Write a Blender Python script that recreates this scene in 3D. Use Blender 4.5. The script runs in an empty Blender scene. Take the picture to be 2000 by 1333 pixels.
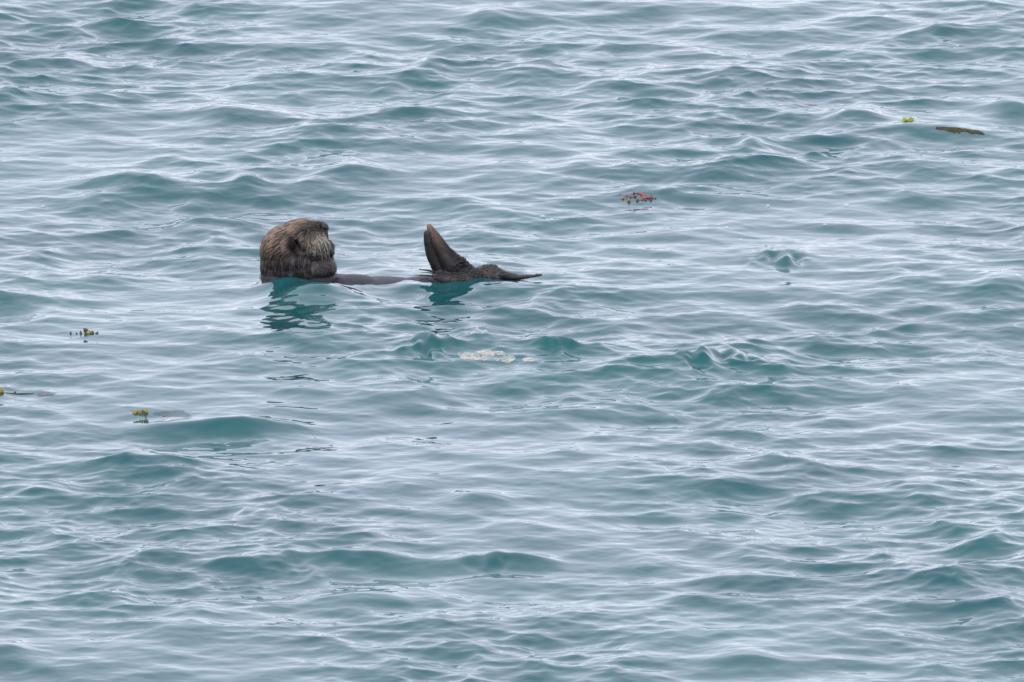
import bpy, bmesh, math, random
import numpy as np
from mathutils import Vector, Matrix, Euler, noise
from mathutils.bvhtree import BVHTree

# ------------------------------------------------------------------ camera
SC = bpy.context.scene
COL = SC.collection
R = math.radians
PW, PH = 2000.0, 1333.0            # photograph size in pixels
PITCH, DIST, WIDTH = R(9.5), 55.0, 2.62     # look-down angle, metres to the middle of the picture, metres across there
cam_d = bpy.data.cameras.new('camera')
cam = bpy.data.objects.new('camera', cam_d)
COL.objects.link(cam)
cam.location = (0, -DIST * math.cos(PITCH), DIST * math.sin(PITCH))
cam.rotation_euler = (math.pi / 2 - PITCH, 0, 0)
cam_d.sensor_width = 36.0
cam_d.lens = 36.0 * DIST / WIDTH
cam_d.clip_start = 0.5
cam_d.clip_end = 5000
cam_d.dof.use_dof = True
cam_d.dof.aperture_fstop = 60.0
SC.camera = cam

# ------------------------------------------------------------------ overcast sky and veiled sun
SUN_EL, SUN_AZ = R(52), R(215)     # azimuth measured clockwise from +Y
world = bpy.data.worlds.new('World')
SC.world = world
world.use_nodes = True
wn, wl = world.node_tree.nodes, world.node_tree.links
wn.clear()
sky = wn.new('ShaderNodeTexSky')
sky.sky_type = 'NISHITA'
sky.sun_disc = False
sky.sun_elevation = SUN_EL
sky.sun_rotation = SUN_AZ
sky.air_density = 1.0
sky.dust_density = 0.0
sky.ozone_density = 1.0
hs = wn.new('ShaderNodeHueSaturation')
hs.inputs['Saturation'].default_value = 0.35
bg = wn.new('ShaderNodeBackground')
bg.inputs['Strength'].default_value = 0.15
wo = wn.new('ShaderNodeOutputWorld')
wl.new(sky.outputs[0], hs.inputs['Color'])
tint = wn.new('ShaderNodeMix')          # thin cloud: cool, even grey
tint.data_type = 'RGBA'
tint.blend_type = 'MULTIPLY'
tint.inputs['Factor'].default_value = 1.0
tint.inputs['B'].default_value = (0.97, 1.0, 1.15, 1)
wl.new(hs.outputs[0], tint.inputs['A'])
deck = wn.new('ShaderNodeMix')          # even cloud deck in front of the clear sky
deck.data_type = 'RGBA'
deck.inputs['Factor'].default_value = 0.66
deck.inputs['B'].default_value = (5.0, 5.1, 6.0, 1)
wl.new(tint.outputs['Result'], deck.inputs['A'])
wl.new(deck.outputs['Result'], bg.inputs['Color'])
wl.new(bg.outputs[0], wo.inputs['Surface'])

sun_d = bpy.data.lights.new('sun', 'SUN')
sun_d.energy = 1.0
sun_d.angle = R(60)
sun_d.color = (1.0, 0.97, 0.93)
sun = bpy.data.objects.new('sun', sun_d)
COL.objects.link(sun)
sd = Vector((math.sin(SUN_AZ) * math.cos(SUN_EL), math.cos(SUN_AZ) * math.cos(SUN_EL), math.sin(SUN_EL)))
sun.rotation_euler = sd.to_track_quat('Z', 'Y').to_euler()
sun.location = (0, 0, 20)

SC.view_settings.view_transform = 'Standard'
SC.view_settings.look = 'None'
SC.view_settings.gamma = 1.0
SC.view_settings.exposure = 0.58
SC.view_settings.use_curve_mapping = False

# ------------------------------------------------------------------ pixel -> place
CAMP = Vector(cam.location)
FWD = Vector((0, math.cos(PITCH), -math.sin(PITCH)))
UPV = Vector((0, math.sin(PITCH), math.cos(PITCH)))
RGT = Vector((1, 0, 0))

def ray(px, py):
    return FWD + RGT * ((px - PW / 2) / PW * WIDTH / DIST) + UPV * ((PH / 2 - py) / PW * WIDTH / DIST)

def on_water(px, py, z=0.0):       # where a pixel's ray meets the level z
    r = ray(px, py)
    return CAMP + r * ((z - CAMP.z) / r.z)

def on_plane(px, py, y):           # where a pixel's ray meets an upright plane at depth y
    r = ray(px, py)
    return CAMP + r * ((y - CAMP.y) / r.y)

PX = WIDTH / PW                    # metres per photo pixel at the middle
OTTER_Y = on_water(760, 551).y     # the otter floats at this depth
cam_d.dof.focus_distance = (on_water(700, 540) - CAMP).dot(FWD)

def tag(o, label, cat, group=None, kind=None):
    if label: o['label'] = label
    if cat: o['category'] = cat
    if group: o['group'] = group
    if kind: o['kind'] = kind
    return o

def link(name, me, mat=None, parent=None, smooth=True):
    o = bpy.data.objects.new(name, me)
    COL.objects.link(o)
    if mat: me.materials.append(mat)
    if parent is not None:
        o.parent = parent
        o.matrix_parent_inverse = parent.matrix_world.inverted()
    if smooth:
        me.polygons.foreach_set('use_smooth', [True] * len(me.polygons))
    return o

def empty(name, loc):
    o = bpy.data.objects.new(name, None)
    o.empty_display_size = 0.05
    o.location = loc
    COL.objects.link(o)
    o.matrix_world = Matrix.Translation(Vector(loc))
    return o

def material(name, col, rough=0.5, spec=0.5, attr=None, mottled=None, mscale=60.0, bump=0.0, bscale=200.0, coat=0.0):
    m = bpy.data.materials.new(name)
    m.use_nodes = True
    n, l = m.node_tree.nodes, m.node_tree.links
    b = n['Principled BSDF']
    b.inputs['Base Color'].default_value = (*col, 1)
    b.inputs['Roughness'].default_value = rough
    b.inputs['Specular IOR Level'].default_value = spec
    b.inputs['Coat Weight'].default_value = coat
    b.inputs['Coat Roughness'].default_value = 0.25
    tc = n.new('ShaderNodeTexCoord')
    if attr:
        a = n.new('ShaderNodeAttribute')
        a.attribute_name = attr
        l.new(a.outputs['Color'], b.inputs['Base Color'])
    elif mottled:
        t = n.new('ShaderNodeTexNoise')
        t.inputs['Scale'].default_value = mscale
        t.inputs['Detail'].default_value = 4
        l.new(tc.outputs['Object'], t.inputs['Vector'])
        r = n.new('ShaderNodeValToRGB')
        r.color_ramp.elements[0].position = 0.35
        r.color_ramp.elements[1].position = 0.68
        r.color_ramp.elements[0].color = (*col, 1)
        r.color_ramp.elements[1].color = (*mottled, 1)
        l.new(t.outputs['Fac'], r.inputs['Fac'])
        l.new(r.outputs['Color'], b.inputs['Base Color'])
    if bump:
        t2 = n.new('ShaderNodeTexNoise')
        t2.inputs['Scale'].default_value = bscale
        t2.inputs['Detail'].default_value = 3
        l.new(tc.outputs['Object'], t2.inputs['Vector'])
        bp = n.new('ShaderNodeBump')
        bp.inputs['Strength'].default_value = bump
        bp.inputs['Distance'].default_value = 0.003
        l.new(t2.outputs['Fac'], bp.inputs['Height'])
        l.new(bp.outputs['Normal'], b.inputs['Normal'])
    return m

# ------------------------------------------------------------------ the sea
def water_material():
    m = bpy.data.materials.new('sea_water')
    m.use_nodes = True
    n, l = m.node_tree.nodes, m.node_tree.links
    b = n['Principled BSDF']
    b.inputs['Roughness'].default_value = 0.015
    b.inputs['IOR'].default_value = 1.333
    tc = n.new('ShaderNodeTexCoord')
    t = n.new('ShaderNodeTexNoise')
    t.inputs['Scale'].default_value = 0.9
    t.inputs['Detail'].default_value = 3
    l.new(tc.outputs['Object'], t.inputs['Vector'])
    r = n.new('ShaderNodeValToRGB')
    r.color_ramp.elements[0].position = 0.36
    r.color_ramp.elements[1].position = 0.66
    r.color_ramp.elements[0].color = (0.006, 0.080, 0.090, 1)
    r.color_ramp.elements[1].color = (0.009, 0.102, 0.102, 1)
    l.new(t.outputs['Fac'], r.inputs['Fac'])
    l.new(r.outputs['Color'], b.inputs['Base Color'])
    # capillary ripples, in wind-ruffled patches
    mp = n.new('ShaderNodeMapping')
    mp.inputs['Scale'].default_value = (18, 24, 20)
    l.new(tc.outputs['Object'], mp.inputs['Vector'])
    rp = n.new('ShaderNodeTexNoise')
    rp.inputs['Scale'].default_value = 1.0
    rp.inputs['Detail'].default_value = 2.5
    rp.inputs['Distortion'].default_value = 0.4
    l.new(mp.outputs['Vector'], rp.inputs['Vector'])
    pt = n.new('ShaderNodeTexNoise')
    pt.inputs['Scale'].default_value = 2.3
    pt.inputs['Detail'].default_value = 2
    l.new(tc.outputs['Object'], pt.inputs['Vector'])
    pr = n.new('ShaderNodeMapRange')
    pr.inputs['From Min'].default_value = 0.42
    pr.inputs['From Max'].default_value = 0.72
    pr.inputs['To Min'].default_value = 0.0
    pr.inputs['To Max'].default_value = 0.20
    l.new(pt.outputs['Fac'], pr.inputs['Value'])
    bp = n.new('ShaderNodeBump')
    bp.inputs['Distance'].default_value = 0.006
    l.new(pr.outputs['Result'], bp.inputs['Strength'])
    l.new(rp.outputs['Fac'], bp.inputs['Height'])
    l.new(bp.outputs['Normal'], b.inputs['Normal'])
    return m

WSEED = 11
DX, DY = 0.005, 0.008
NX, NY = 1280, 1600
def wave_field():
    rs = np.random.RandomState(WSEED)
    kx = 2 * np.pi * np.fft.fftfreq(NX, DX)[None, :]
    ky = 2 * np.pi * np.fft.fftfreq(NY, DY)[:, None]
    k = np.sqrt(kx * kx + ky * ky)
    k[0, 0] = 1.0
    th = np.arctan2(ky, kx)
    def band(lam, n, short, th0, iso, slope):
        kp = 2 * np.pi / lam
        P = np.exp(-(kp / k) ** 2) * (k / kp) ** (-n) * np.exp(-(k * short) ** 2)
        P = P * (iso + (1 - iso) * np.cos(th - th0) ** 2)
        P[0, 0] = 0
        H = np.sqrt(P) * (rs.normal(size=k.shape) + 1j * rs.normal(size=k.shape))
        s = np.sqrt(np.mean(np.real(np.fft.ifft2(H * 1j * kx)) ** 2 + np.real(np.fft.ifft2(H * 1j * ky)) ** 2))
        return H * (slope / s)
    H = band(0.36, 5.3, 0.0036, R(70), 0.90, 0.102)        # the wavelets
    H = H + band(1.6, 6.0, 0.05, R(110), 0.2, 0.030)      # lazy swell
    H = H + band(0.10, 4.2, 0.003, R(40), 0.8, 0.034)     # small chop
    h = np.real(np.fft.ifft2(H))
    dx = np.real(np.fft.ifft2(1j * kx / k * H))
    dy = np.real(np.fft.ifft2(1j * ky / k * H))
    return h, dx, dy

H_, DXF, DYF = wave_field()

def graded(a, b, step, far):
    mid = np.arange(round(a / step), round(b / step) + 1) * step
    out, s = [], step
    x = 0.0
    while x < far:
        s *= 1.17
        x += s
        out.append(x)
    out = np.array(out)
    return np.concatenate([(mid[0] - out)[::-1], mid, mid[-1] + out])

gx = graded(-1.75, 1.75, DX, 1500)
gy = graded(-5.3, 6.5, DY, 1500)
X, Y = np.meshgrid(gx, gy)

def sample(F, x, y):
    fx = (x / DX) % NX
    fy = (y / DY) % NY
    x0 = np.floor(fx).astype(int) % NX; y0 = np.floor(fy).astype(int) % NY
    tx, ty = fx - np.floor(fx), fy - np.floor(fy)
    x1, y1 = (x0 + 1) % NX, (y0 + 1) % NY
    return (F[y0, x0] * (1 - tx) * (1 - ty) + F[y0, x1] * tx * (1 - ty) + F[y1, x0] * (1 - tx) * ty + F[y1, x1] * tx * ty)

def smooth01(t):
    t = np.clip(t, 0, 1)
    return t * t * (3 - 2 * t)

CHOP = 1.6
out_d = np.maximum(np.maximum(np.abs(X) - 1.75, 0), np.maximum(np.maximum(-5.3 - Y, Y - 6.5), 0))
fade = 1.0 / (1.0 + (out_d / 6.0) ** 2)
# the floating animal calms the water around it
op = on_water(740, 556)
calm = 1 - 0.25 * np.exp(-(((X - op.x) / 0.46) ** 2 + ((Y - op.y) / 0.55) ** 2) ** 2)
grp = np.zeros_like(X)                 # waves come in groups, with slicker water between
rg = np.random.RandomState(31)
for _ in range(14):
    lam_, a_ = rg.uniform(.7, 2.2), rg.uniform(0, 6.28)
    grp += np.sin(2 * np.pi / lam_ * (np.cos(a_) * X + np.sin(a_) * Y * .6) + rg.uniform(0, 6.28))
A = fade * calm * np.clip(.95 + .13 * grp, .55, 1.5)
Z = sample(H_, X, Y) * A
DXX = sample(DXF, X, Y) * A * CHOP
DYY = sample(DYF, X, Y) * A * CHOP

# the biggest single waves of the photograph: crest pixel, width in pixels, height (m), front-back size (m)
WAVES = [
    (120, 108, 260, .030, .13), (460, 212, 220, .028, .12), (810, 212, 200, .030, .12), (1680, 213, 150, .034, .10),
    (1790, 243, 330, .026, .12), (250, 352, 210, .024, .11), (480, 355, 90, .016, .08), (690, 330, 190, .018, .11),
    (400, 440, 150, .022, .10), (1475, 278, 70, .016, .06), (1600, 290, 60, .018, .05), (1530, 308, 130, .018, .07),
    (1985, 195, 140, .030, .12), (1970, 548, 150, .026, .10), (445, 815, 330, .030, .065), (250, 895, 420, .020, .07), (1448, 688, 130, .027, .07), (1385, 696, 90, .022, .06), (1522, 488, 150, .011, .07), (835, 672, 110, .024, .06), (1090, 676, 110, .022, .06),
    (1130, 792, 260, .026, .12), (480, 1082, 190, .028, .07), (700, 1078, 260, .020, .06), (980, 1077, 200, .028, .06),
    (1440, 1117, 240, .030, .07), (940, 968, 120, .018, .10), (1430, 990, 100, .014, .06), (0, 1262, 110, .022, .09),
    (1140, 318, 100, .016, .09), (960, 30, 130, .020, .10), (950, 408, 180, .020, .11), (1450, 378, 200, .020, .09),
    (640, 262, 260, .014, .12), (1930, 1060, 160, .018, .10), (810, 770, 200, .016, .11), (70, 945, 160, .016, .10),
    (700, 1160, 200, .018, .11), (1470, 1280, 180, .018, .10), (840, 115, 90, .018, .09), (610, 556, 190, .040, .13), (850, 568, 200, .014, .10), (545, 551, 100, .020, .10), (790, 557, 80, .012, .05),
]
for (px, py, w, hh, sy) in WAVES:
    c = on_water(px, py, hh * .85)
    sx = w * PX * 0.42; sy = sy * 1.12
    j0, j1 = np.searchsorted(gy, [c.y - 4 * sy, c.y + 4 * sy])
    i0, i1 = np.searchsorted(gx, [c.x - 3.5 * sx, c.x + 3.5 * sx])
    if j1 <= j0 or i1 <= i0: continue
    xs, ys = X[j0:j1, i0:i1], Y[j0:j1, i0:i1]
    u, v = (xs - c.x) / sx, (ys - c.y) / sy
    env = np.exp(-np.abs(u) ** 2.2) 
    # steep towards the camera, gentle behind, with a slight trough in front
    v2 = np.sqrt(v * v + .02) - .1414
    prof = np.where(v > 0, np.exp(-(v2 / 1.25) ** 1.5), np.exp(-(v2 / 0.85) ** 1.25)) - 0.12 * np.exp(-((v + 1.9) / 0.9) ** 2)
    Z[j0:j1, i0:i1] += hh * 0.95 * env * prof
# boils of broken water: centre pixel, size in pixels, height, roughness
BOILS = [(1385, 702, 52, .0, 1.5), (1450, 698, 52, .0, 1.5), (1520, 496, 60, .0, 1.1), (838, 682, 56, .0, 1.5), (1092, 686, 50, .0, 1.2), (945, 660, 30, .004, 1.0), (590, 1092, 60, .0, .6), (960, 1090, 60, .0, .6), (570, 305, 55, 0, .5)]
rs2 = np.random.RandomState(5)
def rough_patch(xs, ys, seed):
    rr = np.random.RandomState(seed)
    o = np.zeros_like(xs)
    for _ in range(46):
        lam = rr.uniform(0.020, 0.075)
        a = rr.uniform(0, 2 * np.pi)
        k = 2 * np.pi / lam
        o += lam * np.sin(k * (np.cos(a) * xs + np.sin(a) * ys * 0.35) + rr.uniform(0, 6.28))
    return o
for bi, (px, py, w, hh, ro) in enumerate(BOILS):
    c = on_water(px, py, .022)
    sx, sy = w * PX, 0.10
    j0, j1 = np.searchsorted(gy, [c.y - 4 * sy, c.y + 4 * sy])
    i0, i1 = np.searchsorted(gx, [c.x - 3.5 * sx, c.x + 3.5 * sx])
    xs, ys = X[j0:j1, i0:i1], Y[j0:j1, i0:i1]
    u, v = (xs - c.x) / sx, (ys - c.y) / sy
    env = np.exp(-(u * u) ** 1.2 - (np.where(v > 0, v / 1.6, v / .7) ** 2) ** .8)
    Z[j0:j1, i0:i1] += env * (hh + ro * 0.015 * rough_patch(xs, ys, 20 + bi))
XW, YW = X + DXX, Y + DYY

ny, nx = X.shape
co = np.stack([XW, YW, Z], -1).reshape(-1, 3).astype(np.float32)
idx = np.arange(ny * nx).reshape(ny, nx)
quads = np.stack([idx[:-1, :-1], idx[:-1, 1:], idx[1:, 1:], idx[1:, :-1]], -1).reshape(-1, 4).astype(np.int32)
me = bpy.data.meshes.new('water')
me.vertices.add(len(co))
me.vertices.foreach_set('co', co.ravel())
me.loops.add(quads.size)
me.loops.foreach_set('vertex_index', quads.ravel())
me.polygons.add(len(quads))
me.polygons.foreach_set('loop_start', np.arange(0, quads.size, 4, dtype=np.int32))
me.polygons.foreach_set('loop_total', np.full(len(quads), 4, dtype=np.int32))
me.update(calc_edges=True)
water = link('water', me, water_material())
tag(water, 'rippled grey-blue and teal sea surface', None, kind='structure')

COF = co
def patch_bvh(px0, px1, py0, py1):  # ray-castable copy of the water surface seen through a window of pixels
    lo, hi = on_water(px0, py1, .07), on_water(px1, py0, -.09)
    i0, i1 = np.searchsorted(gx, [lo.x - .06, hi.x + .06])
    j0, j1 = np.searchsorted(gy, [lo.y - .1, hi.y + .1])
    sub = idx[j0:j1, i0:i1]
    h, w = sub.shape
    loc = np.arange(h * w).reshape(h, w)
    q = np.stack([loc[:-1, :-1], loc[:-1, 1:], loc[1:, 1:], loc[1:, :-1]], -1).reshape(-1, 4)
    return BVHTree.FromPolygons([Vector(v) for v in COF[sub.ravel()].tolist()], q.tolist())

def floating(px, py, bvh=None):    # the visible surface point under a pixel
    bvh = bvh or patch_bvh(px - 8, px + 8, py - 8, py + 8)
    h = bvh.ray_cast(CAMP, ray(px, py).normalized())
    return h[0] if h[0] is not None else on_water(px, py)

# ------------------------------------------------------------------ the sea otter
def O(px, py, d=0.0):
    return on_plane(px, py, OTTER_Y + d)
OS = (O(1001, 545) - O(1000, 545)).length          # metres per pixel at the otter

root = empty('sea_otter', (O(760, 551).x, OTTER_Y, 0))
tag(root, 'brown sea otter floating on its back with head and hind feet raised', 'otter')

def build_body():
    def template(nu, nv):
        b = bmesh.new()
        bmesh.ops.create_uvsphere(b, u_segments=nu, v_segments=nv, radius=1)
        b.verts.ensure_lookup_table()
        V = np.array([v.co[:] for v in b.verts]); F = [[v.index for v in f.verts] for f in b.faces]
        b.free()
        return V, F
    T1, T2 = template(28, 18), template(14, 9)
    allv, allf = [], []
    def put(T, mt):
        base = sum(len(a) for a in allv)
        M = np.array(mt)
        allv.append(T[0] @ M[:3, :3].T + M[:3, 3])
        allf.extend([[i + base for i in f] for f in T[1]])
    def ell(px, py, d, rx, rz, ry, rot=0.0):
        put(T1, Matrix.Translation(O(px, py, d)) @ Matrix.Rotation(R(rot), 4, 'Y') @ Matrix.Diagonal((rx * OS, ry, rz * OS, 1)))
    def chain(pts, sq=1.0):        # (px, py, depth, radius px)
        for (a, b) in zip(pts[:-1], pts[1:]):
            L = math.hypot(a[0] - b[0], a[1] - b[1])
            n = max(2, int(L / max(1.5, 0.35 * min(a[3], b[3]))))
            for i in range(n + 1):
                t = i / n
                v = [a[j] * (1 - t) + b[j] * t for j in range(4)]
                r = v[3] * OS
                put(T2, Matrix.Translation(O(v[0], v[1], v[2])) @ Matrix.Diagonal((r, r * sq, r, 1)))
    # head: braincase, brow, muzzle, whisker pads, jaw
    ell(564, 493, 0, 53, 52, .072)
    ell(587, 474, 0, 50, 43, .064, -8)
    ell(607, 461, -.002, 34, 29, .046, 6)
    ell(623, 452, -.004, 18, 19, .030)
    ell(621, 474, -.026, 19, 22, .026, 12)
    ell(624, 474, .020, 17, 22, .026, 12)
    ell(642, 488, .000, 11, 19, .030)
    ell(604, 496, -.034, 22, 20, .030)
    # thick neck, shoulders
    ell(575, 510, 0, 63, 40, .080)
    ell(606, 508, .002, 46, 30, .070)
    ell(583, 527, 0, 72, 36, .082)
    ell(617, 523, -.004, 41, 28, .074)
    ell(566, 546, 0, 56, 34, .080)
    ell(612, 548, 0, 48, 30, .078)
    # chest and belly, barely awash
    ell(660, 563, 0, 60, 26, .090)
    ell(690, 561, -.02, 60, 24, .075)
    ell(745, 569, 0, 120, 27, .098)
    ell(705, 569, -.02, 70, 27, .090)
    ell(835, 568, 0, 90, 27, .085)
    # hips, thighs, heel
    ell(888, 543, -.01, 46, 17, .060, 3)
    ell(905, 531, 0, 26, 12, .040, 22)
    chain([(925, 536, -.01, 12), (898, 519, -.012, 15), (878, 506, -.014, 14)])
    # hind feet: webbed paddles, toes uppermost
    chain([(884, 520, -.018, 21), (868, 496, -.020, 15), (855, 471, -.022, 12), (845, 454, -.022, 8.5), (838, 443, -.020, 5.5)], 1.25)
    chain([(864, 528, .004, 18), (847, 500, .004, 15), (839, 474, .002, 12), (834.5, 457, .000, 7.5)], 1.25)
    for (ox, od, rr_) in ((-3, -.040, 4.6), (5, -.041, 4.6), (13, -.038, 4.2)):    # toe ridges under the webbing
        chain([(884 + ox, 512, od + .006, rr_ + 2), (864 + ox * .8, 484, od + .004, rr_), (846 + ox * .45, 456, od + .010, rr_ * .7)])
    # rump behind the feet, tail
    ell(954, 537, .012, 29, 19, .048, 4)
    chain([(962, 534, .012, 15), (985, 539, .012, 9), (1012, 542, .012, 4.8), (1038, 540, .012, 3.2), (1057, 537, .012, 2.4)], 1.4)
    me = bpy.data.meshes.new('body_raw')
    me.from_pydata(np.concatenate(allv).tolist(), [], allf)
    o = bpy.data.objects.new('body_raw', me)
    COL.objects.link(o)
    rm = o.modifiers.new('r', 'REMESH')
    rm.mode = 'VOXEL'
    rm.voxel_size = 0.0026
    sm = o.modifiers.new('s', 'SMOOTH')
    sm.factor = 0.5
    sm.iterations = 5
    dg = bpy.context.evaluated_depsgraph_get()
    m2 = bpy.data.meshes.new_from_object(o.evaluated_get(dg))
    bpy.data.objects.remove(o)
    bpy.data.meshes.remove(me)
    m2.name = 'body'
    return m2

def project(P):                    # world points -> photo pixels (for laying out the coat's markings)
    P = np.asarray(P, dtype=np.float64)
    v = P - np.array(CAMP)
    f = v @ np.array(FWD)
    return (PW / 2 + (v @ np.array(RGT)) / f * DIST / WIDTH * PW, PH / 2 - (v @ np.array(UPV)) / f * DIST / WIDTH * PW)

TAN, BROWN, GREYB, DARK, BLACK = [np.array(c) for c in ((.225, .152, .108), (.072, .050, .040), (.027, .023, .025), (.018, .014, .013), (.008, .007, .007))]
PALE = np.array((.30, .25, .195))
def g2(px, py, cx, cy, rx, ry, rot=0.0):
    c, s = math.cos(R(rot)), math.sin(R(rot))
    u, v = (px - cx) * c + (py - cy) * s, -(px - cx) * s + (py - cy) * c
    return np.exp(-((u / rx) ** 2 + (v / ry) ** 2) ** 1.5)
def mixc(C, col, w):
    return C * (1 - w[:, None]) + col[None, :] * w[:, None]

# fur colour of the animal by place on its body, plus painted muzzle shade (local coordinates of the pose, seen from its left side)
def coat(P):
    px, py = project(P)
    n = len(px)
    C = np.tile(np.array((.032, .029, .034)), (n, 1))
    head = smooth01((670 - px) / 12)
    C = mixc(C, BROWN * 0.8, head * 0.6)
    crown = head * smooth01((524 - py + 10 * np.sin(px * .31) + 6 * np.sin(px * .83 + py * .2)) / 52) * smooth01((640 - px) / 60 + .35)
    C = mixc(C, TAN, crown)
    C = mixc(C, GREYB, head * smooth01((py - 495) / 45) * .9)
    C = mixc(C, DARK, .85 * g2(px, py, 622, 449, 20, 13, 10) * head)
    C = mixc(C, DARK, .85 * g2(px, py, 602, 451, 14, 11))
    C = mixc(C, BLACK, .95 * g2(px, py, 631, 445, 13, 9) * head)
    C = mixc(C, PALE, .95 * g2(px, py, 622, 476, 20, 20, 15) * head)
    C = mixc(C, PALE, .6 * g2(px, py, 604, 483, 7, 16, -20) * head)
    C = mixc(C, PALE * 1.25, .8 * g2(px, py, 638, 474, 7, 18, -8) * head)
    C = mixc(C, BLACK, .98 * g2(px, py, 578, 483, 18, 23, -25))
    C = mixc(C, DARK, .92 * g2(px, py, 591, 492, 11, 11, -25))
    C = mixc(C, DARK, .7 * g2(px, py, 560, 508, 34, 14, 12) * head)
    C = mixc(C, BLACK, .97 * g2(px, py, 618, 504, 30, 8, -4) * head)  # mouth line, with the shade under the muzzle painted in black
    C = mixc(C, DARK, .95 * g2(px, py, 650, 488, 9, 20, 0))
    # feet: dark pads, browner leading edge and tips
    foot = smooth01((px - 815) / 6) * smooth01((532 - py) / 10) * smooth01((930 - px) / 8)
    C = mixc(C, DARK, foot)
    C = mixc(C, np.array((.20, .115, .080)), foot * .95 * (.6 + .4 * np.sin(px * .9 + py * .35) * np.sin(py * .5)) * g2(px, py, 848, 460, 10, 30, -28))
    C = mixc(C, np.array((.20, .12, .085)), foot * g2(px, py, 838, 443, 6, 7))
    C = mixc(C, np.array((.06, .043, .033)), foot * .8 * g2(px, py, 866, 492, 9, 22, -32))
    # thigh, rump, tail
    C = mixc(C, np.array((.050, .041, .038)), .8 * g2(px, py, 895, 542, 40, 12))
    C = mixc(C, np.array((.072, .056, .042)), .85 * g2(px, py, 955, 530, 26, 13, 8))
    C = mixc(C, np.array((.050, .039, .036)), smooth01((px - 985) / 10))
    return C

body_me = build_body()
nv = len(body_me.vertices)
bco = np.empty(nv * 3, np.float32)
body_me.vertices.foreach_get('co', bco)
bco = bco.reshape(-1, 3)
bno = np.empty(nv * 3, np.float32)
body_me.vertices.foreach_get('normal', bno)
bno = bno.reshape(-1, 3)
# wet coat lies in ridges: small relief along the lie of the fur
bpx, bpy_ = project(bco)
# sunk ear hollow / eye socket and mouth line
dent = -0.017 * g2(bpx, bpy_, 577, 481, 11, 16, -25) - 0.008 * g2(bpx, bpy_, 614, 504, 22, 6, -4)
dent = np.where(bno[:, 1] < 0.2, dent, 0)
rid = np.zeros(nv)
for i in range(nv):
    x, y, z = bco[i]
    rid[i] = noise.noise((x * 55, y * 55, z * 55)) * 0.0016 + noise.noise((x * 150, y * 150, z * 150)) * 0.0009
rid = rid * (1 - .6 * smooth01((bpx - 815) / 10) + 1.7 * smooth01((bpx - 880) / 12) * smooth01((990 - bpx) / 15))
smoothbelly = smooth01((bpx - 655) / 10) * smooth01((822 - bpx) / 10)
bco2 = bco + bno * (dent + rid * (1 - 0.8 * smoothbelly))[:, None].astype(np.float32)
body_me.vertices.foreach_set('co', bco2.ravel().astype(np.float32))
bcol = coat(bco) * (1 - .68 * smooth01((668 - bpx) / 10) * smooth01((520 - bpy_) / 20))[:, None]  # base darkened below the crown locks: shade of their gaps painted in
ca = body_me.color_attributes.new('coat', 'FLOAT_COLOR', 'POINT')
ca.data.foreach_set('color', np.concatenate([bcol, np.ones((nv, 1))], 1).ravel().astype(np.float32))
body_me.update()
m_skin = material('wet_coat', (.06, .05, .045), rough=0.45, spec=0.3, attr='coat', bump=0.35, bscale=420)
m_fur = material('wet_fur', (.06, .05, .045), rough=0.36, spec=0.4, attr='coat')
body = link('body', body_me, m_skin, root)

# fur: many tapered locks that follow the coat
def lie(P, N):                     # which way the coat lies (away from the nose, towards the tail)
    px, py = project(P)
    nose, ear = O(640, 445), O(577, 482)
    away = P - nose
    away.normalize()
    d = Vector((0, 0, 0))
    if px < 668:
        d = away * 1.0
        e = P - ear
        if py < 510:
            d += Vector((-e.z, 0, e.x)).normalized() * -0.55 * math.exp(-(e.length / 0.06) ** 2)
        if py > 490: d = d.lerp(Vector((0.1, 0, -1)), min(1, (py - 490) / 30))
        if px > 595 and 456 < py < 500: d = Vector((0.12, -0.2, -1))
        if py < 452 and px > 590: d = Vector((-0.8, -0.2, 0.45))
    elif px < 935 and py < 535:
        d = (O(838, 441) - O(880, 520)) * -1.0 if px > 876 else (O(838, 441) - O(880, 520))
        if px > 872: d = Vector((1, 0, 0.15))
    else:
        d = Vector((1, 0, -0.1))
    d = d - N * d.dot(N)
    if d.length < 1e-4: d = Vector((1, 0, 0)) - N * N.x
    return d.normalized()

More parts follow.
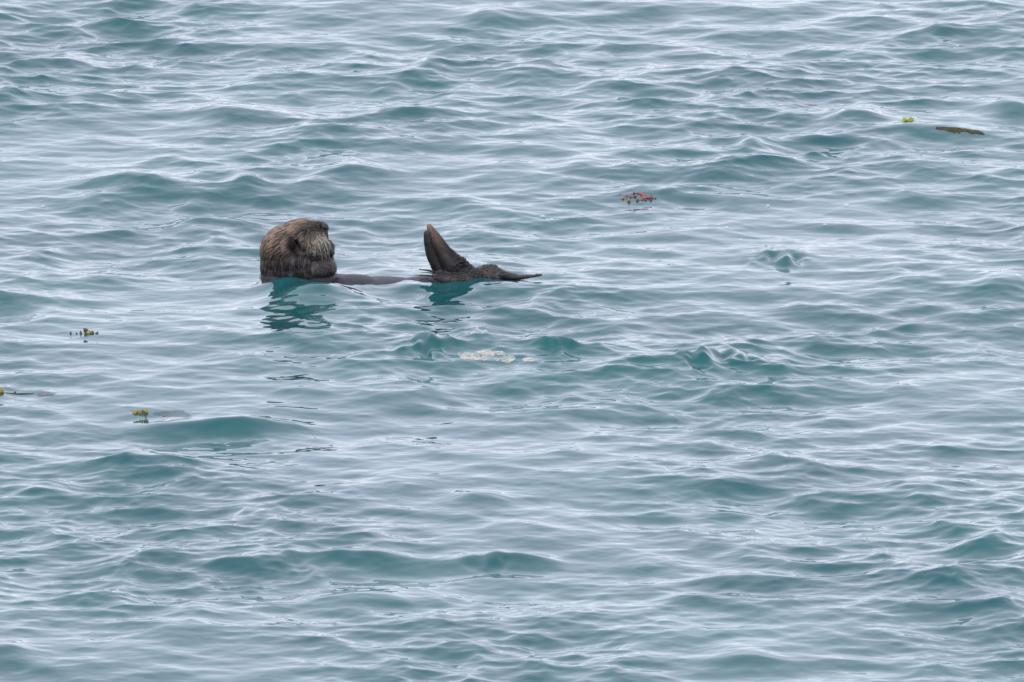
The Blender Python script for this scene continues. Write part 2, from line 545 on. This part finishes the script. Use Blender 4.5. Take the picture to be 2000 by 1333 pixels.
body_bvh = BVHTree.FromPolygons([Vector(v) for v in bco2], [p.vertices[:] for p in body_me.polygons])
def grow_fur():
    rnd = random.Random(3)
    body_me.calc_loop_triangles()
    tri = np.array([t.vertices[:] for t in body_me.loop_triangles])
    V = bco2
    a, b, c = V[tri[:, 0]], V[tri[:, 1]], V[tri[:, 2]]
    cr = np.cross(b - a, c - a)
    ar = np.linalg.norm(cr, axis=1) / 2
    cen = (a + b + c) / 3
    px, py = project(cen)
    w = ar * (cen[:, 2] > -0.045)
    smoothb = (px > 660) & (px < 815)
    w = np.where(smoothb, w * .5, w)
    feet = (px > 815) & (px < 880) & (py < 525)
    w = np.where(feet, w * 0.12, w)
    w = w * (1 - .85 * g2(px, py, 578, 483, 16, 21, -25)) * (1 - .8 * g2(px, py, 618, 505, 26, 6, -4))
    cn = cr / (2 * ar[:, None] + 1e-12)
    w = np.where(cn[:, 1] > 0.75, w * 0.15, w)
    rs = np.random.RandomState(8)
    NSTR = 18000
    pick = rs.choice(len(tri), NSTR, p=w / w.sum())
    r1, r2 = rs.rand(NSTR), rs.rand(NSTR)
    fl = r1 + r2 > 1
    r1[fl], r2[fl] = 1 - r1[fl], 1 - r2[fl]
    Ps = a[pick] + (b - a)[pick] * r1[:, None] + (c - a)[pick] * r2[:, None]
    cols = coat(Ps)
    ppx, ppy = project(Ps)
    verts, faces, vcol = [], [], []
    for i in range(NSTR):
        P = Vector(Ps[i]); N = Vector(cn[pick[i]])
        d = lie(P, N)
        # locks: neighbouring hairs lean together
        lock = noise.noise_vector(P * 95.0)
        d = (d + (lock - N * lock.dot(N)) * 0.55).normalized()
        side = d.cross(N).normalized()
        L = rnd.uniform(.008, .014); lift = 0.10; wd = rnd.uniform(.0005, .0011)
        x, y = ppx[i], ppy[i]
        if x > 815 and y < 525 and x < 880: L *= 0.35; lift = .1
        elif 660 < x < 815: L *= .6; lift = .04
        elif 876 <= x < 935: L *= 0.6; lift = 0.4; wd *= 1.2
        elif 935 <= x < 990: L *= 0.8; lift = 0.28; wd *= 1.2
        elif x >= 990: L *= 0.45; lift = .12
        elif 595 < x < 645 and 458 < y < 500: L *= .75; lift = .16
        elif x < 668 and y > 505: L *= .8; lift = .07
        elif x < 645 and y < 450 and x > 585: L *= .6; lift = .55
        m = P + d * L * .55 + N * L * lift * .8
        t = P + d * L + N * L * lift * 0.7 + Vector((0, 0, -0.0012))
        k = len(verts)
        verts += [P - side * wd, P + side * wd, m + side * wd * .8, m - side * wd * .8, t]
        faces += [(k, k + 1, k + 2, k + 3), (k + 3, k + 2, k + 4)]
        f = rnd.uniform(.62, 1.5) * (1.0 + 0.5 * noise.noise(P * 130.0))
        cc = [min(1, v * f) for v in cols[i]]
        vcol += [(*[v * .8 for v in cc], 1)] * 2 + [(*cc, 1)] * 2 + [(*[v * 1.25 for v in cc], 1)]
    # broad wet locks on the crown, combed back in separate strands
    top = np.where((ppx < 604) & (ppy < 478 + 60 * rs.rand(NSTR) ** 1.5) & (g2(ppx, ppy, 574, 480, 25, 28, -25) < .35) & (Ps[:, 1] < OTTER_Y + .03))[0]
    for i in top[:1900]:
        P = Vector(Ps[i]); N = Vector(cn[pick[i]])
        f = (.28 if rnd.random() < .42 else 1.05) * rnd.uniform(.8, 1.55)
        cc = [min(1, v * f) for v in cols[i]]
        wd = rnd.uniform(.0009, .0019)
        k = len(verts)
        p = P.copy()
        n = 4
        for j in range(n + 1):
            d = lie(p, N)
            lock = noise.noise_vector(p * 45.0)
            d = (d + (lock - N * lock.dot(N)) * 0.3).normalized()
            sd_ = d.cross(N).normalized()
            w_ = wd * (1 - (j / n) ** 2 * .9)
            q = p + N * (.0032 + .0012 * math.sin(math.pi * j / n))
            verts += [q - sd_ * w_, q + N * w_ * .8, q + sd_ * w_]
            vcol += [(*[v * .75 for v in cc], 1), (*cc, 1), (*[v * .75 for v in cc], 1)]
            p = p + d * .0065
            h = body_bvh.find_nearest(p)
            if h[0] is not None: p, N = h[0], h[1]
        for j in range(n):
            b0 = k + 3 * j
            faces += [(b0, b0 + 1, b0 + 4, b0 + 3), (b0 + 1, b0 + 2, b0 + 5, b0 + 4)]
    me = bpy.data.meshes.new('fur')
    me.from_pydata([tuple(v) for v in verts], [], faces)
    c2 = me.color_attributes.new('coat', 'FLOAT_COLOR', 'POINT')
    c2.data.foreach_set('color', np.array(vcol, dtype=np.float32).ravel())
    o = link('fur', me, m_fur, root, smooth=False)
    o['kind'] = 'stuff'
grow_fur()

def tube(path, radii, name, mat, parent, seg=6):
    bm = bmesh.new()
    rings = []
    for i, p in enumerate(path):
        t = (path[min(i + 1, len(path) - 1)] - path[max(i - 1, 0)]).normalized()
        u = t.orthogonal().normalized(); v = t.cross(u)
        rings.append([bm.verts.new(p + (u * math.cos(2 * math.pi * j / seg) + v * math.sin(2 * math.pi * j / seg)) * radii[i]) for j in range(seg)])
    for r0, r1 in zip(rings[:-1], rings[1:]):
        for j in range(seg):
            bm.faces.new((r0[j], r0[(j + 1) % seg], r1[(j + 1) % seg], r1[j]))
    bm.faces.new(rings[0][::-1]); bm.faces.new(rings[-1])
    me = bpy.data.meshes.new(name)
    bm.to_mesh(me); bm.free()
    return link(name, me, mat, parent)

def bez(p0, p1, p2, n=8):
    return [p0 * (1 - t) ** 2 + p1 * 2 * t * (1 - t) + p2 * t * t for t in [i / n for i in range(n + 1)]]

def on_body(px, py):
    r = ray(px, py).normalized()
    hit = body_bvh.ray_cast(CAMP, r)
    return (hit[0], hit[1]) if hit[0] is not None else (O(px, py, -.04), Vector((0, -1, 0)))

m_whisk = material('whisker', (.45, .42, .36), rough=.4)
m_eye = material('eye', (.006, .005, .005), rough=.08, spec=.6)
m_nose = material('nose_pad', (.020, .015, .013), rough=.35, bump=.4, bscale=600)
rw = random.Random(4)
for (x0, y0, x2, y2, bow) in [(622, 464, 634, 503, 5), (625, 462, 641, 500, 7), (627, 460, 646, 503, 9), (629, 462, 648, 496, 9), (631, 463, 645, 490, 7),
                              (626, 466, 638, 516, 5), (618, 467, 627, 500, 4), (615, 470, 620, 496, 3), (628, 468, 643, 508, 7), (624, 470, 631, 493, 4),
                              (630, 458, 650, 498, 10), (620, 474, 629, 512, 4), (611, 472, 612, 497, 0)]:
    P, N = on_body(x0, y0)
    x2 += rw.uniform(-5, 4); y2 += rw.uniform(-10, 4)
    e = O(x2, y2, (P.y - OTTER_Y) - .014)
    mid = O((x0 + x2) / 2 + bow * .7, (y0 + y2) / 2 - 4, (P.y - OTTER_Y) - .022)
    pth = bez(P - N * .002, mid, e)
    tube(pth, [.0007 * (1 - .75 * i / 8) for i in range(9)], 'whisker', m_whisk, root, 5)

def blob(name, P, N, rx, rz, ry, mat, parent, tilt=0):
    bm = bmesh.new()
    bmesh.ops.create_uvsphere(bm, u_segments=16, v_segments=10, radius=1)
    for v in bm.verts:
        v.co *= 1 + .06 * noise.noise(v.co * 2.5)
    me = bpy.data.meshes.new(name)
    q = N.to_track_quat('Y', 'Z').to_matrix().to_4x4()
    bm.transform(Matrix.Translation(P) @ q @ Matrix.Rotation(R(tilt), 4, 'Y') @ Matrix.Diagonal((rx, ry, rz, 1)))
    bm.to_mesh(me); bm.free()
    return link(name, me, mat, parent)
P, N = on_body(603, 451); blob('eye', P, N, .0060, .0055, .0045, m_eye, root)
P, N = on_body(634, 444); blob('nose', P + Vector((.001, 0, .002)), (N + Vector((.5, 0, .5))).normalized(), .013, .010, .007, m_nose, root)  # nose pad
m_ear = material('ear_skin', (.020, .015, .013), rough=.55, bump=.5, bscale=500)
def ear_flap():                    # small folded leaf-shaped ear, open towards the viewer
    P, N = on_body(572, 474)
    bm = bmesh.new()
    nu, nw = 9, 5
    grid = []
    for i in range(nu):
        t = i / (nu - 1)
        row = []
        for j in range(nw):
            s = (j / (nw - 1) - .5) * 2
            wd = .0085 * math.sin(math.pi * (0.15 + .8 * t)) ** .8
            row.append(bm.verts.new(Vector((-.010 + .022 * t * .75 + s * wd * .7, -.004 - .006 * math.sin(math.pi * t) * (1 - s * s * .4), .016 - .032 * t + s * wd * .6))))
        grid.append(row)
    for i in range(nu - 1):
        for j in range(nw - 1):
            bm.faces.new((grid[i][j], grid[i][j + 1], grid[i + 1][j + 1], grid[i + 1][j]))
    bmesh.ops.solidify(bm, geom=bm.faces[:], thickness=.0025)
    bm.transform(Matrix.Translation(P))
    me = bpy.data.meshes.new('ear')
    bm.to_mesh(me); bm.free()
    link('ear', me, m_ear, root)
ear_flap()
# wet guard-hair strands fanned over the belly in front of the feet
m_strand = material('wet_strand', (.018, .016, .016), rough=.3)
for (x0, y0, x2, y2, r) in [(850, 532, 818, 527, 3.0), (846, 535, 822, 533, 1.3), (846, 540, 810, 538, 2.4), (838, 545, 816, 548, 1.2)]:
    a, b = O(x0, y0, -.05), O(x2, y2, -.05)
    pth = bez(a, (a + b) / 2 + Vector((0, 0, .003)), b)
    tube(pth, [r * OS * (1 - .7 * i / 8) for i in range(9)], 'wet_lock', m_strand, root, 6)

# ------------------------------------------------------------------ drifting seaweed
def teardrop(name, base, axis, L, r, mat, parent, flat=1.0, seed=0):
    bm = bmesh.new()
    bmesh.ops.create_uvsphere(bm, u_segments=10, v_segments=8, radius=1)
    for v in bm.verts:
        t = (v.co.z + 1) / 2
        k = (0.35 + 1.0 * math.sin(math.pi * min(1, t * .82 + .12)) ** 1.1)
        v.co.x *= r * k; v.co.y *= r * k * flat
        v.co.z = t * L
        v.co += noise.noise_vector(v.co * 160 + Vector((seed * 3.1, 0, 0))) * r * .6
    bm.transform(Matrix.Translation(base) @ axis.to_track_quat('Z', 'Y').to_matrix().to_4x4())
    me = bpy.data.meshes.new(name)
    bm.to_mesh(me); bm.free()
    return link(name, me, mat, parent)

def blade(name, pts, widths, mat, parent, thick=.002, ruffle=.003, seed=0):   # ribbon frond along a path
    x0_, x1_ = min(p.x for p in pts) - .1, max(p.x for p in pts) + .1
    y0_, y1_ = min(p.y for p in pts) - .2, max(p.y for p in pts) + .2
    C_ = COF[(COF[:, 0] > x0_) & (COF[:, 0] < x1_) & (COF[:, 1] > y0_) & (COF[:, 1] < y1_)]
    def water_z(x, y):
        return float(C_[int(np.argmin((C_[:, 0] - x) ** 2 + (C_[:, 1] - y) ** 2)), 2])
    bm = bmesh.new()
    rows = []
    n = len(pts)
    for i, p in enumerate(pts):
        t = (pts[min(i + 1, n - 1)] - pts[max(i - 1, 0)]).normalized()
        s = t.cross(Vector((0, 0, 1))).normalized()
        row = []
        for j in range(5):
            u = (j / 4 - .5) * 2
            q = p + s * u * widths[i]
            q.z += ruffle * noise.noise(Vector((q.x * 60, q.y * 60, seed + u))) * abs(u)
            q.z = water_z(q.x, q.y) + .0022 * (1 - abs(u) * 1.3) + ruffle * .4 * noise.noise(Vector((q.x * 60, q.y * 60, seed)))
            row.append(bm.verts.new(q))
        rows.append(row)
    for a, b in zip(rows[:-1], rows[1:]):
        for j in range(4):
            bm.faces.new((a[j], a[j + 1], b[j + 1], b[j]))
    bmesh.ops.solidify(bm, geom=bm.faces[:], thickness=thick)
    me = bpy.data.meshes.new(name)
    bm.to_mesh(me); bm.free()
    return link(name, me, mat, parent)

m_yellow = material('kelp_yellow', (.34, .26, .025), .35, mottled=(.20, .14, .02), mscale=120, bump=.3)
m_lime = material('kelp_lime', (.36, .39, .04), .35, mottled=(.22, .26, .025), mscale=120, bump=.3)
m_olive = material('kelp_olive', (.070, .064, .020), .1, mottled=(.045, .033, .016), mscale=60, bump=.3)
m_brown = material('kelp_brown', (.060, .034, .022), .3, mottled=(.10, .058, .022), mscale=90, bump=.3)
m_purple = material('weed_mauve', (.16, .07, .08), .35, mottled=(.12, .05, .05), mscale=140)
m_red = material('weed_red', (.50, .09, .08), .35, mottled=(.36, .07, .05), mscale=140, bump=.3)
m_rust = material('weed_rust', (.42, .16, .03), .35, mottled=(.30, .09, .04), mscale=140, bump=.3)
m_maroon = material('weed_maroon', (.26, .05, .07), .35, mottled=(.18, .05, .05), mscale=140, bump=.3)

m_olive_film = material('kelp_olive_film', (.13, .115, .022), .6, spec=0, mottled=(.075, .055, .018), mscale=30, bump=.3)
m_mauve_film = material('kelp_mauve_film', (.15, .11, .11), .6, spec=0, mottled=(.10, .07, .06), mscale=30, bump=.3)
m_film = material('kelp_dark', (.035, .024, .022), .12, mottled=(.06, .04, .03), mscale=60, bump=.3)
for m_, a_ in ((m_film, .4), (m_mauve_film, .16), (m_olive_film, .6)):
    m_.node_tree.nodes['Principled BSDF'].inputs['Alpha'].default_value = a_

def sprig(name, px, py, label, cat, items, stem=None, stem_mat=None, group='seaweed drifting on the water'):
    base = floating(px, py)
    e = empty(name, base)
    tag(e, label, cat, group)
    s = PX
    def at(dx, dy, lift=0.0):      # offset in photo pixels across and up from the sprig's base; the up part is height
        return base + Vector((dx * s, 0, dy * s + lift))
    for k, (kind, dx, dy, ax, az, L, r, mt) in enumerate(items):
        w0 = floating(px + dx, py) + Vector((0, 0, (dy - 2.5) * s))
        teardrop(kind, w0, Vector((ax, rw.uniform(-.3, .3), az)).normalized(), L * s, r * s, mt, e, .8, k + px)
    if stem:
        pts = [base + Vector((dx * s, dyy, -.0005 + dz * s)) for (dx, dyy, dz) in stem]
        tube(pts, [.0016] * len(pts), 'stem', stem_mat, e, 6)
    return e

sprig('kelp_float', 1775, 238, 'small lime green kelp clump on a wave crest at upper right', 'seaweed',
      [('float_bladder', -8, -3, -.2, 1, 13, 5.5, m_lime), ('float_bladder', 2, -3, .1, 1, 15, 6.5, m_lime), ('float_bladder', 9, -4, .5, 1, 10, 5, m_lime), ('float_bladder', -3, -4, -.8, .5, 9, 4.5, m_lime)],
      [(-10, 0, -1), (0, .004, 0), (12, 0, -1)], m_olive)
sprig('rockweed_sprig', 165, 652, 'brown and olive rockweed tips poking up at far left', 'seaweed',
      [('leaf_tip', -28, -2, .1, 1, 9, 2.2, m_olive), ('leaf_tip', -14, -2, -.1, 1, 8, 2.0, m_brown), ('leaf_tip', -7, -2, 0, 1, 11, 2.3, m_olive),
       ('leaf_tip', 7, -1, -.55, 1, 17, 4.2, m_brown), ('leaf_tip', 8, -2, .0, 1, 11, 4.5, m_yellow), ('leaf_tip', 13, -1, .4, 1, 10, 3.5, m_olive), ('leaf_tip', 22, -2, .5, 1, 10, 3.2, m_olive)],
      [(-30, 0, -2), (-10, .004, -2), (8, 0, -2), (24, 0, -2)], m_brown)
sprig('kelp_float', 274, 808, 'pair of mustard yellow kelp floats above a dark trough at lower left', 'seaweed',
      [('float_bladder', -9, -3, -.1, 1, 13, 5, m_yellow), ('float_bladder', -2, -3, .1, 1, 14, 5, m_yellow), ('float_bladder', 10, 0, .1, 1, 12, 3.8, m_yellow), ('leaf_tip', 3, 4, .4, 1, 7, 1.4, m_olive)],
      [(-9, 0, 0), (0, .003, 1), (10, 0, 0), (20, 0, -1)], m_brown)
sprig('kelp_float', 6, 768, 'bright amber kelp float cut by the left picture edge', 'seaweed',
      [('float_bladder', -5, -3, -.1, 1, 18, 7, m_yellow), ('leaf_tip', 15, -1, .8, .6, 9, 2.6, m_yellow), ('leaf_tip', 21, 0, .5, .8, 7, 2, m_olive)],
      [(-8, 0, -1), (5, .003, 0), (26, 0, -1), (60, 0, -1)], m_olive)

rr = random.Random(12)
items = []
for (zx, zy, big, mt) in [(450, 440, .6, m_purple), (520, 550, 1, m_rust), (610, 480, .7, m_maroon), (655, 475, .8, m_red), (715, 515, .9, m_maroon), (690, 630, 1.5, m_rust),
                          (850, 405, 1.1, m_maroon), (935, 400, .9, m_rust), (885, 505, 1.2, m_maroon), (1015, 415, 1.0, m_red), (1045, 440, 1.1, m_red), (1065, 480, 1, m_red), (950, 580, .7, m_brown),
                          (920, 620, .8, m_brown), (1040, 595, .6, m_brown), (1110, 545, 1.1, m_red), (1150, 540, 1.3, m_red), (1185, 525, 1.1, m_rust), (1140, 595, .7, m_maroon), (1180, 590, .7, m_maroon),
                          (1240, 545, .9, m_maroon), (1275, 545, 1.2, m_maroon), (1310, 535, 1.2, m_red), (1345, 545, .9, m_maroon), (1290, 590, 1.0, m_brown), (1325, 455, .7, m_maroon), (1160, 470, .8, m_red), (1445, 550, .7, m_brown)]:
    items.append((zx, zy, big, mt))
base = floating(1245, 392)
rb_ = patch_bvh(1200, 1300, 370, 410)
e = empty('red_seaweed', base)
tag(e, 'red and rust beaded seaweed sprig floating right of centre', 'seaweed', 'seaweed drifting on the water')
for k, (zx, zy, big, mt) in enumerate(items):
    p = floating(1180 + zx * .07, 350 + zy * .07, rb_)
    teardrop('bead', p - Vector((0, 0, .002)), Vector((rr.uniform(-.4, .4), rr.uniform(-.4, .1), 1)).normalized(), .0075 * (big ** .6), .0026 * big, mt, e, 1, k)
for k, idxs in enumerate([(0, 1, 2, 3, 4, 8), (5, 4, 8, 12, 13, 14), (6, 7, 9, 10, 11, 15), (14, 15, 16, 17, 20, 21, 22, 23), (21, 24, 27), (25, 22, 23)]):
    pts = [floating(1180 + items[i][0] * .07, 350 + items[i][1] * .07, rb_) for i in idxs]
    tube(pts, [.0013] * len(pts), 'stem', m_red, e, 5)

def frond(name, pxs, label, wpx, mt, lift=.0025):
    pts = []
    for (a, b) in pxs:
        p = floating(a, b)
        pts.append(p + Vector((0, 0, lift)))
    e = empty(name, pts[0])
    tag(e, label, 'seaweed', 'seaweed drifting on the water')
    n = len(pts)
    fine = []
    for i in range(4 * (n - 1) + 1):
        t = i / 4; j = min(int(t), n - 2); f = t - j
        fine.append(pts[j].lerp(pts[j + 1], f))
    m = len(fine)
    ws = [wpx * (1 + .14 * math.sin(i * .9 + wpx * 50)) * math.sin(math.pi * (.06 + .9 * i / (m - 1))) ** .9 for i in range(m)]
    blade('blade', fine, ws, mt, e, seed=len(label))
    return e
frond('kelp_frond', [(1828, 250), (1850, 252), (1875, 254), (1900, 258), (1922, 263)], 'olive brown kelp blade awash on the wave right of the lime clump', .040, m_olive_film)
frond('kelp_frond', [(74, 770), (85, 770), (95, 771), (104, 772)], 'short dark kelp blade on a wave top at left edge', .040, m_film)
frond('kelp_frond', [(300, 809), (325, 808), (345, 810), (372, 815)], 'mauve brown kelp blade trailing right of the mustard floats', .050, m_mauve_film)

# ------------------------------------------------------------------ foam and bubbles
m_foam = material('foam', (.78, .73, .60), .3, mottled=(.60, .55, .43), mscale=40, bump=.8, bscale=260)
fn_, fl_ = m_foam.node_tree.nodes, m_foam.node_tree.links
ft = fn_.new('ShaderNodeTexNoise')
ft.inputs['Scale'].default_value = 38
ft.inputs['Detail'].default_value = 5
ft.inputs['Roughness'].default_value = .65
fr = fn_.new('ShaderNodeMapRange')
fr.inputs['From Min'].default_value = .36
fr.inputs['From Max'].default_value = .58
fr.inputs['To Min'].default_value = .25
fr.inputs['To Max'].default_value = .8
fl_.new(fn_['Texture Coordinate'].outputs['Object'], ft.inputs['Vector'])
fl_.new(ft.outputs['Fac'], fr.inputs['Value'])
fl_.new(fr.outputs['Result'], fn_['Principled BSDF'].inputs['Alpha'])
def foam_patch():
    e0 = floating(972, 700)
    e = empty('foam_patch', e0)
    tag(e, 'cream coloured patch of sea foam in front of the otter', 'foam')
    bm = bmesh.new()
    nu, nv_ = 130, 44
    fb = patch_bvh(880, 1080, 660, 730)
    rows = []
    for i in range(nu):
        t = i / (nu - 1)
        row = []
        half = (13 * (1.05 - .62 * t)) * math.sin(math.pi * min(1, t * .94 + .05)) ** .5
        for j in range(nv_):
            u = (j / (nv_ - 1) - .5) * 2
            px = 895 + 168 * t
            py = 692 + 12 * t ** 1.2 + u * half * 1.25
            q = floating(px, py, fb)
            z = q.z
            n1 = noise.fractal(Vector((q.x * 28, q.y * 11, 3)), 1.0, 2.0, 4)
            n2 = noise.noise(Vector((q.x * 190, q.y * 100, 5)))
            k = .75 - abs(u) ** 2 * 1.25 - .5 * (2 * abs(t - .45)) ** 4
            row.append(bm.verts.new((q.x, q.y, z + .0030 * (k - .22 + 1.2 * n1) + .0010 * n2)))
        rows.append(row)
    for a, b in zip(rows[:-1], rows[1:]):
        for j in range(nv_ - 1):
            f4 = (a[j], b[j], b[j + 1], a[j + 1])
            if max(v.co.y for v in f4) - min(v.co.y for v in f4) < .05: bm.faces.new(f4)
    me = bpy.data.meshes.new('froth')
    bm.to_mesh(me); bm.free()
    o = link('froth', me, m_foam, e)
    o['kind'] = 'stuff'
foam_patch()

m_bub = bpy.data.materials.new('bubble_film')
m_bub.use_nodes = True
bb = m_bub.node_tree.nodes['Principled BSDF']
bb.inputs['Base Color'].default_value = (.9, .95, .97, 1)
bb.inputs['Roughness'].default_value = .03
bb.inputs['Alpha'].default_value = 0.32
bb.inputs['IOR'].default_value = 1.45
def bubble_mesh():
    bm = bmesh.new()
    bmesh.ops.create_uvsphere(bm, u_segments=14, v_segments=10, radius=1)
    for v in bm.verts:
        if v.co.z < 0: v.co.z *= .25
    me = bpy.data.meshes.new('bubble')
    bm.to_mesh(me); bm.free()
    me.materials.append(m_bub)
    me.polygons.foreach_set('use_smooth', [True] * len(me.polygons))
    return me
bme = bubble_mesh()
for (px, py, r, lb) in [(1653, 402, 7, 'largest clear bubble, right of the red seaweed'), (1500, 403, 5, 'small clear bubble between red seaweed and largest bubble'),
                        (1612, 440, 5, 'small clear bubble just below the largest bubble'), (1060, 424, 6, 'pale bubble beyond the otter tail, nearer the feet'),
                        (1078, 430, 5, 'pale bubble beyond the otter tail, farther right'), (84, 404, 5, 'clear bubble on dark water at the left edge'),
                        (1420, 446, 5, 'clear bubble low between red seaweed and the broken wave'), (948, 648, 5, 'clear bubble above the cream foam')]:
    p = floating(px, py)
    o = bpy.data.objects.new('bubble', bme)
    COL.objects.link(o)
    o.location = p
    o.scale = (r * PX, r * PX, r * PX * .7)
    tag(o, lb, 'bubble', 'bubbles on the water')
